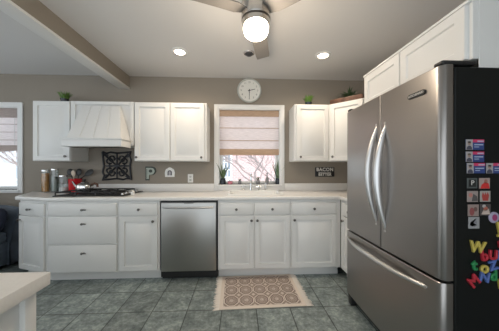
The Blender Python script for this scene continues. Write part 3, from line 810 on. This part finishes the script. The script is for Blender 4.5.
def utensil(name, label, m, ang, lean, l, head, cat='utensil'):
    hx_, hy_ = math.cos(ang), math.sin(ang); d_ = Vector((math.sin(lean) * hx_, math.sin(lean) * hy_, math.cos(lean)))
    root = thing(name, label, cat, (CRX + hx_ * .034, CRY + hy_ * .034, ZC + .016))
    kn = Vector((hx_ * .012, hy_ * .012, .15)); end = kn + d_ * (l - .15)
    b = nb(); tube(b, [(0, 0, 0), kn * .5, kn, end], [.005, .005, .005, .0065], 8); obj('shaft', b, m, root)
    b = nb(); bmesh.ops.create_uvsphere(b, u_segments=14, v_segments=8, radius=1)
    for v in b.verts: v.co = Vector((v.co.x * head[0], v.co.y * .008, v.co.z * head[1]))
    q = Vector((0, 0, 1)).rotation_difference(d_).to_matrix().to_4x4(); b.transform(Matrix.Translation(end + d_ * head[1] * .9) @ q)
    obj('head', b, m, root)
utensil('ladle', 'black ladle leaning left in the red crock', 'black', R(160), R(26), .215, (.042, .045))
utensil('serving_spoon', 'black serving spoon standing in the red crock', 'black', R(85), R(8), .20, (.038, .048))
utensil('turner', 'black turner leaning far right in the red crock', 'black', R(12), R(52), .235, (.036, .06))
utensil('wooden_spoon', 'pale spoon tilted right in the red crock', 'spatula', R(-70), R(18), .195, (.026, .042))
# kettle on the rear left grate
root = thing('kettle', 'small steel kettle with black lid knob on the cooktop', 'kettle', (-1.88, 2.775, .9655))
b = nb(); lathe(b, [(.07, 0), (.088, .006), (.094, .03), (.085, .058), (.06, .075), (.045, .08)], n=32); obj('pot', b, 'chrome', root)
b = nb(); lathe(b, [(.045, .0805), (.04, .088), (.012, .092), (.001, .092)], n=24); o = obj('lid', b, 'chrome', root)
b = nb(); lathe(b, [(.006, .092), (.006, .104), (.017, .112), (.014, .124), (.001, .127)], n=16); obj('lid_knob', b, 'black', o)
b = nb(); tube(b, [(-.075, -.01, .03), (-.11, -.014, .06), (-.135, -.018, .098)], [.018, .012, .009], 10); obj('spout', b, 'chrome', root)
b = nb(); tube(b, [(.08, 0, .06), (.12, -.005, .075), (.15, -.006, .062), (.155, -.006, .03)], [.012, .014, .015, .012], 10); obj('handle', b, 'copper', root)
# spoon rest and little jar at the right of the cooktop
root = thing('salt_jar', 'small white jar on the counter right of the cooktop', 'jar', (-1.235, 2.62, ZC))
b = nb(); lathe(b, [(.016, 0), (.022, .008), (.022, .03), (.014, .038)], n=20); obj('pot', b, 'cloud', root)
b = nb(); lathe(b, [(.015, .0385), (.012, .048), (.005, .052), (.001, .055)], n=16); obj('lid', b, 'cloud', root)

# ---------------------------------------------------------------- sill plants
def leaf_strip(b, base, ang, lean, l, w_, bend=.3, n=5):
    rings = []
    for i in range(n + 1):
        t = i / n; a = lean + bend * t * t; r_ = l * t
        c_ = Vector((math.cos(ang) * math.sin(a) * r_, math.sin(ang) * math.sin(a) * r_, math.cos(a) * r_)) + Vector(base)
        ww = w_ * (1 - t ** 2.2) * (.55 + .9 * t if t < .5 else 1) + .0006
        s_ = Vector((-math.sin(ang), math.cos(ang), 0)) * ww; th_ = Vector((math.cos(ang), math.sin(ang), 0)) * .0012
        rings.append([c_ - s_, c_ + th_, c_ + s_, c_ - th_])
    loft(b, rings)
def snake_plant(x, y, z, h, n, label, r=.04, ph=.085):
    root = thing('snake_plant', label, 'plant', (x, y, z))
    b = nb(); lathe(b, [(r * .8, 0), (r, .008), (r, ph * .6), (r * .8, ph), (r * .72, ph), (r * .7, ph - .015), (.001, ph - .015)], n=20); obj('pot', b, 'potdark', root)
    b = nb()
    for k in range(n):
        a = 2 * PI * k / n + random.uniform(-.4, .4)
        leaf_strip(b, (math.cos(a) * r * .3, math.sin(a) * r * .3, ph - .02), a, random.uniform(.03, .34), h * random.uniform(.55, 1), .014, random.uniform(0, .25))
    obj('leaves', b, 'leaf', root)
snake_plant(-.225, 3.085, 1.0005, .27, 16, 'spiky green plant in dark pot at the left of the sill')
snake_plant(.548, 3.085, 1.0005, .30, 15, 'spiky green plant in black pot at the right of the sill')
def sill_pot(x, m, label, r, ph, fh, n):
    root = thing('potted_plant', label, 'plant', (x, 3.075, 1.0005))
    b = nb(); lathe(b, [(r * .7, 0), (r, .01), (r, ph), (r * .85, ph), (r * .8, ph - .01), (.001, ph - .01)], n=18); obj('pot', b, m, root)
    b = nb()
    for k in range(n):
        a = 2 * PI * k / n + random.uniform(-.5, .5); leaf_strip(b, (0, 0, ph - .012), a, random.uniform(.1, .8), fh * random.uniform(.6, 1), .007, .4)
    obj('leaves', b, 'leaf', root)
sill_pot(-.125, 'potpink', 'small plant in round pink pot on the window sill', .034, .045, .06, 9)
sill_pot(.01, 'potgrey', 'small grey potted plant on sill left of the faucet', .022, .05, .08, 10)
sill_pot(.265, 'potgrey', 'bushy small plant in grey pot on sill right of the faucet', .028, .055, .09, 16)
root = thing('bottle', 'slim grey bottle on the sill near the right plant', 'bottle', (.392, 3.075, 1.0005))
b = nb(); lathe(b, [(.022, 0), (.024, .006), (.024, .075), (.009, .1), (.008, .14)], n=18); obj('glass', b, 'potgrey', root)
b = nb(); lathe(b, [(.010, .1405), (.010, .158), (.001, .16)], n=14); obj('stopper', b, 'pewter', root)

# ---------------------------------------------------------------- decor on the cabinets
def grass_pot(x, y, z, r, label, h=.105):
    root = thing('potted_grass', label, 'plant', (x, y, z), 0, 'potted grass on the wall cabinets')
    b = nb(); lathe(b, [(r * .75, 0), (r * .8, .004), (r, .048), (r * .9, .048), (r * .85, .04), (.001, .04)], n=18); obj('pot', b, 'potdark', root)
    b = nb()
    for k in range(110):
        a = random.uniform(0, 2 * PI); q = r * .75 * math.sqrt(random.random())
        leaf_strip(b, (math.cos(a) * q, math.sin(a) * q, .036), a, .42 * q / r + random.uniform(-.05, .10), h * random.uniform(.65, 1.05), .005, .2, 3)
    obj('grass', b, 'green', root)
grass_pot(-2.15, 2.82, UZ1 + .0005, .045, 'potted grass on top of the cabinet left of the hood')
grass_pot(.90, 2.82, UZ1 + .0005, .045, 'potted grass on the cabinet right of the sink window')
root = thing('tray', 'reddish wooden tray on top of the corner cabinet', 'tray', (1.345, 2.66, UZ1 + .0005), R(-45))
b = nb(); box(b, -.19, .19, -.09, .09, 0, .012, .003); obj('base', b, 'woodtray', root)
for a in ((-.19, .19, -.09, -.078), (-.19, .19, .078, .09), (-.19, -.178, -.078, .078), (.178, .19, -.078, .078)):
    obj('side', box(nb(), *a, .012, .055, .003), 'woodtray', root)
root = thing('potted_plant', 'leafy green plant standing in the wooden tray', 'plant', (1.36, 2.66, UZ1 + .013))
b = nb(); lathe(b, [(.04, 0), (.05, .05), (.045, .05), (.04, .04), (.001, .04)], n=18); obj('pot', b, 'potdark', root)
b = nb()
for k in range(70):
    a = random.uniform(0, 2 * PI); leaf_strip(b, (math.cos(a) * .02, math.sin(a) * .02, .035), a, random.uniform(.0, 1.1), random.uniform(.08, .16), .012, .5, 4)
obj('leaves', b, 'leaf', root)
root = thing('basket', 'brown wicker basket on the cabinet above the refrigerator', 'basket', (1.42, 1.50, OZ1 + .0045))
b = nb(); rr = lambda s_, z: rrect(.10 * s_, .13 * s_, .03, z)
loft(b, [rr(.9, 0), rr(1, .1), rr(1.03, .11), rr(.97, .11), rr(.87, .012)]); obj('body', b, 'basket', root)
b = nb(); tube(b, [(0, .125 * math.cos(PI * k / 10), .1 + .10 * math.sin(PI * k / 10)) for k in range(11)], .007, 8); obj('handle', b, 'basket', root)

# ---------------------------------------------------------------- on the back wall
root = thing('wall_clock', 'round white wall clock above the sink window', 'clock', (.141, D - .001, 2.295))
b = nb(); lathe(b, [(.160, 0), (.166, .008), (.168, .028), (.160, .038), (.150, .036), (.146, .022), (.001, .022)], axis='-Y', n=56); obj('case', b, 'clockcase', root)
b = nb(); lathe(b, [(.147, .0221), (.147, .0235), (.001, .0235)], axis='-Y', n=48); dial = obj('dial', b, 'dial', root)
for k in range(1, 13):
    a = R(90 - 30 * k); obj('numeral', text_bm(str(k), .033, .001), 'numeral', dial, (.113 * math.cos(a), -.0243, .113 * math.sin(a)))
def hand(name, ang, l, w_, y):
    b = nb(); prism_y(b, [(-w_, -.02), (w_, -.02), (w_ * .6, l), (-w_ * .6, l)], -y - .001, -y); b.transform(Matrix.Rotation(R(ang), 4, 'Y')); obj(name, b, 'dialink', root)
hand('hour_hand', 76, .082, .005, .0255); hand('minute_hand', 181, .105, .0045, .0275)
b = nb(); lathe(b, [(.008, .0236), (.008, .030), (.001, .031)], axis='-Y', n=14); obj('hub', b, 'dialink', root)

# black scrollwork plaque behind the cooktop
root = thing('wall_plaque', 'black scrollwork wall plaque behind the cooktop', 'wall decor', (-1.64, D - .001, 1.256))
def arc(c_, r_, a0, a1, n=14, sp=0): return [(c_[0] + (r_ + sp * i / n) * math.cos(R(a0 + (a1 - a0) * i / n)), -.014, c_[1] + (r_ + sp * i / n) * math.sin(R(a0 + (a1 - a0) * i / n))) for i in range(n + 1)]
hs = .188; b = nb()
outl = [(-hs, hs), (-hs * .72, hs * .88), (-hs * .45, hs * .98), (0, hs * .9)]
full = []
for q in range(4):
    for x, z in outl:
        for _ in range(q): x, z = z, -x
        full.append((x, -.014, z))
full.append(full[0]); tube(b, full, .012, 8); obj('rim', b, 'ornament', root)
b = nb()
for q in range(4):
    rot = Matrix.Rotation(R(90 * q), 4, 'Y'); t = nb()
    tube(t, arc((.06, .10), .045, -100, 200, 18, -.02), .010, 6); tube(t, arc((.10, .06), .045, 190, -110, 18, -.02), .010, 6)
    tube(t, [(.02, -.014, .02), (.07, -.014, .075), (.15, -.014, .16)], [.012, .010, .014], 6)
    tube(t, arc((0, .06), .04, 20, 160, 10), .010, 6)
    tube(t, [(0, -.014, .0), (0, -.014, .17)], [.012, .009], 6)
    prism_y(t, [(.11, .135), (.145, .11), (.182, .182)], -.02, -.006)
    merge(b, t, rot)
obj('scrolls', b, 'ornament', root)
b = nb(); lathe(b, [(.035, .004), (.035, .018), (.02, .026), (.001, .028)], axis='-Y', n=18); obj('boss', b, 'ornament', root)
b = nb()
for x in (-.12, .12): lathe(b, [(.008, 0), (.008, .012)], (x, 0, x), '-Y', 10)
obj('standoff', b, 'ornament', root)
root = thing('wall_letter', 'pale green metal letter P hung on the wall', 'wall decor', (-1.205, D - .001, 1.155))
def fatP(s_, t0, t1, hole):
    b = nb(); x0_, x1_, zt, zb = -.062 * s_, .0, .09 * s_, -.088 * s_
    o_ = [(-.055, -.088), (-.012, -.088), (-.012, -.02), (.02, -.018)] + [(.02 + .054 * math.sin(R(a)), .034 - .053 * math.cos(R(a))) for a in range(15, 181, 15)] + [(-.055, .088)]
    c_ = (0, 0)
    prism_y(b, [(x * s_, z * s_) for x, z in o_], t0, t1); return b
obj('outline', fatP(1.06, -.018, 0, 0), 'darkgreen', root)
obj('face', fatP(.86, -.022, -.018, 0), 'zinc', root)
b = nb(); prism_y(b, blob(.012, .032, .024, .022), -.024, -.022); obj('bowl', b, 'darkgreen', root)
b = nb(); prism_y(b, [(-.04, -.07), (-.034, -.07), (-.034, .06), (-.04, .06)], -.0235, -.022); obj('stem_line', b, 'darkgreen', root)
root = thing('wall_plaque', 'small white scalloped plaque between letter P and outlet', 'wall decor', (-.942, D - .001, 1.168))
pts = [(-.062, -.062), (.062, -.062), (.066, .0), (.058, .028)] + [(.033 + .024 * math.cos(R(a)), .03 + .022 * math.sin(R(a))) for a in (0, 45, 90)] + [(.028 * math.cos(R(a)), .05 + .02 * math.sin(R(a))) for a in (30, 90, 150)] + [(-.033 + .024 * math.cos(R(a)), .03 + .022 * math.sin(R(a))) for a in (90, 135, 180)] + [(-.058, .028), (-.066, 0)]
obj('board', prism_y(nb(), pts, -.012, 0), 'cloud', root)
obj('arch', prism_y(nb(), [(-.03, -.04), (.03, -.04), (.03, .0)] + [(.03 * math.cos(R(a)), .03 * math.sin(R(a))) for a in (30, 60, 90, 120, 150)] + [(-.03, 0)], -.0135, -.012), flat((.10, .10, .12)), root)
obj('figure', prism_y(nb(), [(-.012, -.04), (.012, -.04), (.014, .0), (0, .022), (-.014, 0)], -.015, -.0135), flat((.42, .40, .42)), root)
root = thing('outlet', 'white power outlet on the wall left of the sink window', 'outlet', (-.665, D - .001, 1.087))
obj('plate', box(nb(), -.036, .036, -.006, 0, -.058, .058, .002), 'cloud', root)
for z in (.022, -.022):
    o = obj('socket', box(nb(), -.016, .016, -.008, -.006, z - .014, z + .014, .001), flat((.6, .6, .58)), root)
    b = nb(); box(b, -.008, -.005, -.0086, -.008, z - .004, z + .007); box(b, .005, .008, -.0086, -.008, z - .004, z + .007); box(b, -.002, .002, -.0086, -.008, z - .011, z - .007); obj('slots', b, 'grout', o)
root = thing('wall_sign', 'black wall sign with white BACON lettering', 'sign', (1.203, D - .001, 1.172))
obj('board', box(nb(), -.137, .137, -.012, 0, -.066, .066, .004), 'signblack', root)
for s_, sz, z, nm, bo in (('BACON', .064, .033, 1.12, .0022), ('MAKES EVERYTHING', .0185, -.0065, 1.05, .0003), ('BETTER', .050, -.037, 1.12, .0018)):
    obj('lettering', text_bm(s_, sz, .0015, 0, space=nm, bold=bo), 'signwhite', root, (0, -.0135, z))

# ---------------------------------------------------------------- lamps
def downlight(x, y, label):
    root = thing('recessed_light', label, 'light', (x, y, H), 0, 'recessed ceiling lights')
    b = nb(); n = 36
    lathe(b, [(.054, -.001), (.056, -.012), (.085, -.006), (.087, -.0005)], n=n); obj('trim_ring', b, 'trimwhite', root)
    b = nb(); lathe(b, [(.0535, -.002), (.0535, -.006), (.04, -.009), (.001, -.010)], n=n); obj('lens', b, 'downglow', root)
    ld = bpy.data.lights.new('downlight', 'AREA'); ld.shape = 'DISK'; ld.size = .12; ld.energy = DOWNLIGHT_W; ld.color = LAMP_COL; ld.spread = R(150)
    lo = bpy.data.objects.new('downlight', ld); C.objects.link(lo); lo.parent = root; lo.location = (0, 0, -.016)
for x, y, l in ((-.632, 2.375, 'lit recessed ceiling light left of the fan'), (.921, 2.375, 'lit recessed ceiling light right of the fan')):
    downlight(x, y, l)
root = thing('eyeball_light', 'dark round ceiling eyeball fitting behind the fan blade', 'ceiling fitting', (.107, 2.375, H))  # recessed eyeball light, switched off, with a dark centre
b = nb(); lathe(b, [(.045, -.001), (.046, -.01), (.058, -.006), (.06, -.0005)], n=30); obj('trim_ring', b, 'nickel', root)
b = nb(); lathe(b, [(.0445, -.001), (.04, -.018), (.025, -.03), (.001, -.034)], n=24); obj('eyeball', b, flat((.05, .05, .055)), root)

# ---------------------------------------------------------------- ceiling fan
FX, FYY = .114, 1.49
root = thing('ceiling_fan', 'brushed nickel three-blade ceiling fan with a lit globe', 'ceiling fan', (FX, FYY, H))
b = nb(); lathe(b, [(.085, 0), (.088, -.02), (.088, -.09), (.080, -.10), (.080, -.115)], n=40); obj('mount', b, 'nickel', root)
b = nb(); lathe(b, [(.081, -.1155), (.096, -.122), (.099, -.135), (.099, -.225), (.096, -.235), (.092, -.2355)], n=40); obj('motor', b, 'nickel', root)
b = nb(); lathe(b, [(.092, -.236), (.098, -.238), (.098, -.244), (.092, -.246)], n=40); obj('band', b, 'pewter', root)
b = nb(); lathe(b, [(.092, -.2465), (.096, -.250), (.094, -.276), (.088, -.280)], n=40); obj('light_collar', b, 'nickel', root)
b = nb(); lathe(b, [(.083, -.2805), (.086, -.290), (.085, -.312), (.077, -.334), (.060, -.350), (.035, -.359), (.001, -.362)], n=40); obj('globe', b, 'lampglow', root)
for a in (79, 199, 319):
    b = nb(); rings = []
    for t in [i / 10 for i in range(11)]:
        x = .09 + .52 * t; w0, w1 = .062 - .006 * math.sin(PI * t), .062 + .004 * math.sin(PI * t)
        if t == 0: w0 = w1 = .045
        if t == 1: w0 *= .9; w1 *= .93
        pit = .012
        rings.append([(x, -w0, pit + .004), (x, w1, -pit + .004), (x, w1, -pit - .003), (x, -w0, pit - .003)])
    loft(b, rings); b.transform(Matrix.Rotation(R(a), 4, 'Z'))
    bl = obj('blade', b, 'blade', root, (0, 0, -.19), smooth=20)
    b = nb(); t = nb(); box(t, .07, .17, -.022, .022, .006, .012, .002); merge(b, t, Matrix.Rotation(R(a), 4, 'Z')); obj('blade_iron', b, 'nickel', bl)
ld = bpy.data.lights.new('fan globe light', 'POINT'); ld.energy = GLOBE_W; ld.color = LAMP_COL; ld.shadow_soft_size = .08
lo = bpy.data.objects.new('fan globe light', ld); C.objects.link(lo); lo.parent = root; lo.location = (0, 0, -.46)

# ---------------------------------------------------------------- outside
struct('ground', box(nb(), -14, 14, D + .2, 22, -.5, -.4), 'snow')
root = thing('house', 'red brick house with white window wing seen through sink window', 'house', (1.2, 8.2, -.4))
obj('brick_wall', box(nb(), -1.45, 3.2, 0, 4, 0, 5), 'brick', root)
obj('wing', box(nb(), -3.4, -1.455, -.25, 3.5, 0, 4.2), 'siding', root)
b = nb(); wx0, wx1, wz0, wz1 = -1.85, -1.50, 1.3, 2.1
wn = obj('window', box(nb(), wx0, wx1, -.27, -.251, wz0, wz1), 'winglass', root)
b = nb()
for k in range(4): box(b, wx0 + (wx1 - wx0) * k / 3 - .018, wx0 + (wx1 - wx0) * k / 3 + .018, -.29, -.271, wz0, wz1)
for k in range(4): box(b, wx0, wx1, -.29, -.271, wz0 + (wz1 - wz0) * k / 3 - .018, wz0 + (wz1 - wz0) * k / 3 + .018)
obj('muntins', b, 'siding', wn)
wn = obj('window', box(nb(), .5, 1.5, -.02, -.001, 1.5, 3.0), 'winglass', root)
b = nb(); box(b, .43, .5, -.05, -.001, 1.43, 3.07); box(b, 1.5, 1.57, -.05, -.001, 1.43, 3.07); box(b, .5, 1.5, -.05, -.001, 3.0, 3.07); box(b, .5, 1.5, -.05, -.001, 1.43, 1.5); obj('frame', b, 'siding', wn)
b = nb(); loft(b, [[(-1.7, -.4, 5), (3.4, -.4, 5), (3.4, 4.3, 5), (-1.7, 4.3, 5)], [(-1.2, 1.9, 6.6), (2.9, 1.9, 6.6), (2.9, 2.1, 6.6), (-1.2, 2.1, 6.6)]]); obj('roof', b, 'greysiding', root, smooth=0)
root = thing('house', 'grey house seen through the window over the sofa', 'house', (-7.4, 9, -.4))
obj('wall', box(nb(), -3.5, 1.6, 0, 4, 0, 3.2), 'greysiding', root)
b = nb(); loft(b, [[(-3.8, -.4, 3.2), (1.9, -.4, 3.2), (1.9, 4.3, 3.2), (-3.8, 4.3, 3.2)], [(-3.8, 2, 5), (1.9, 2, 5), (1.9, 2.05, 5), (-3.8, 2.05, 5)]]); obj('roof', b, 'siding', root, smooth=0)
for x in (-2.6, -.9, .6):
    wn = obj('window', box(nb(), x - .35, x + .35, -.03, -.001, 1.2, 2.3), 'winglass', root)
    b = nb(); box(b, x - .4, x - .35, -.05, -.001, 1.15, 2.35); box(b, x + .35, x + .4, -.05, -.001, 1.15, 2.35); box(b, x - .35, x + .35, -.05, -.001, 2.3, 2.35); box(b, x - .35, x + .35, -.05, -.001, 1.15, 1.2); box(b, x - .35, x + .35, -.045, -.031, 1.73, 1.77); obj('frame', b, 'siding', wn)
def tree(x, y, h, label, seed, spread=.55):
    rnd = random.Random(seed); root = thing('bare_tree', label, 'tree', (x, y, -.4))
    tb, bb = nb(), nb()
    tube(tb, [(0, 0, 0), (.03, 0, h * .2), (0, .02, h * .42)], [.055, .045, .035], 8); obj('trunk', tb, 'bark', root)
    def grow(p, d_, l, r_, lv):
        q = p + d_ * l; m_ = (p + q) / 2 + Vector((rnd.uniform(-.08, .08) * l, 0, rnd.uniform(-.05, .05) * l))
        tube(bb, [p, m_, q], [r_, r_ * .8, r_ * .6], 5)
        if lv == 0: return
        for k in range(3):
            nd = (d_ + Vector((rnd.uniform(-1, 1), rnd.uniform(-.5, .5), rnd.uniform(-.4, .6))) * spread * 1.3).normalized(); grow(p.lerp(q, rnd.uniform(.5, 1)), nd, l * rnd.uniform(.55, .8), r_ * .6, lv - 1)
    for k in range(5):
        a = 2 * PI * k / 5; grow(Vector((0, .02, h * (.22 + .05 * k))), Vector((math.cos(a) * .8, math.sin(a) * .3, .6)).normalized(), h * .22, .024, 3)
    obj('branches', bb, 'bark', root)
tree(.45, 6.2, 3.6, 'bare branched tree outside the sink window', 3)
tree(1.15, 6.9, 3.4, 'second bare tree outside, right of the first', 8)
tree(-5.6, 6.4, 3.6, 'bare tree outside the window over the sofa', 5)
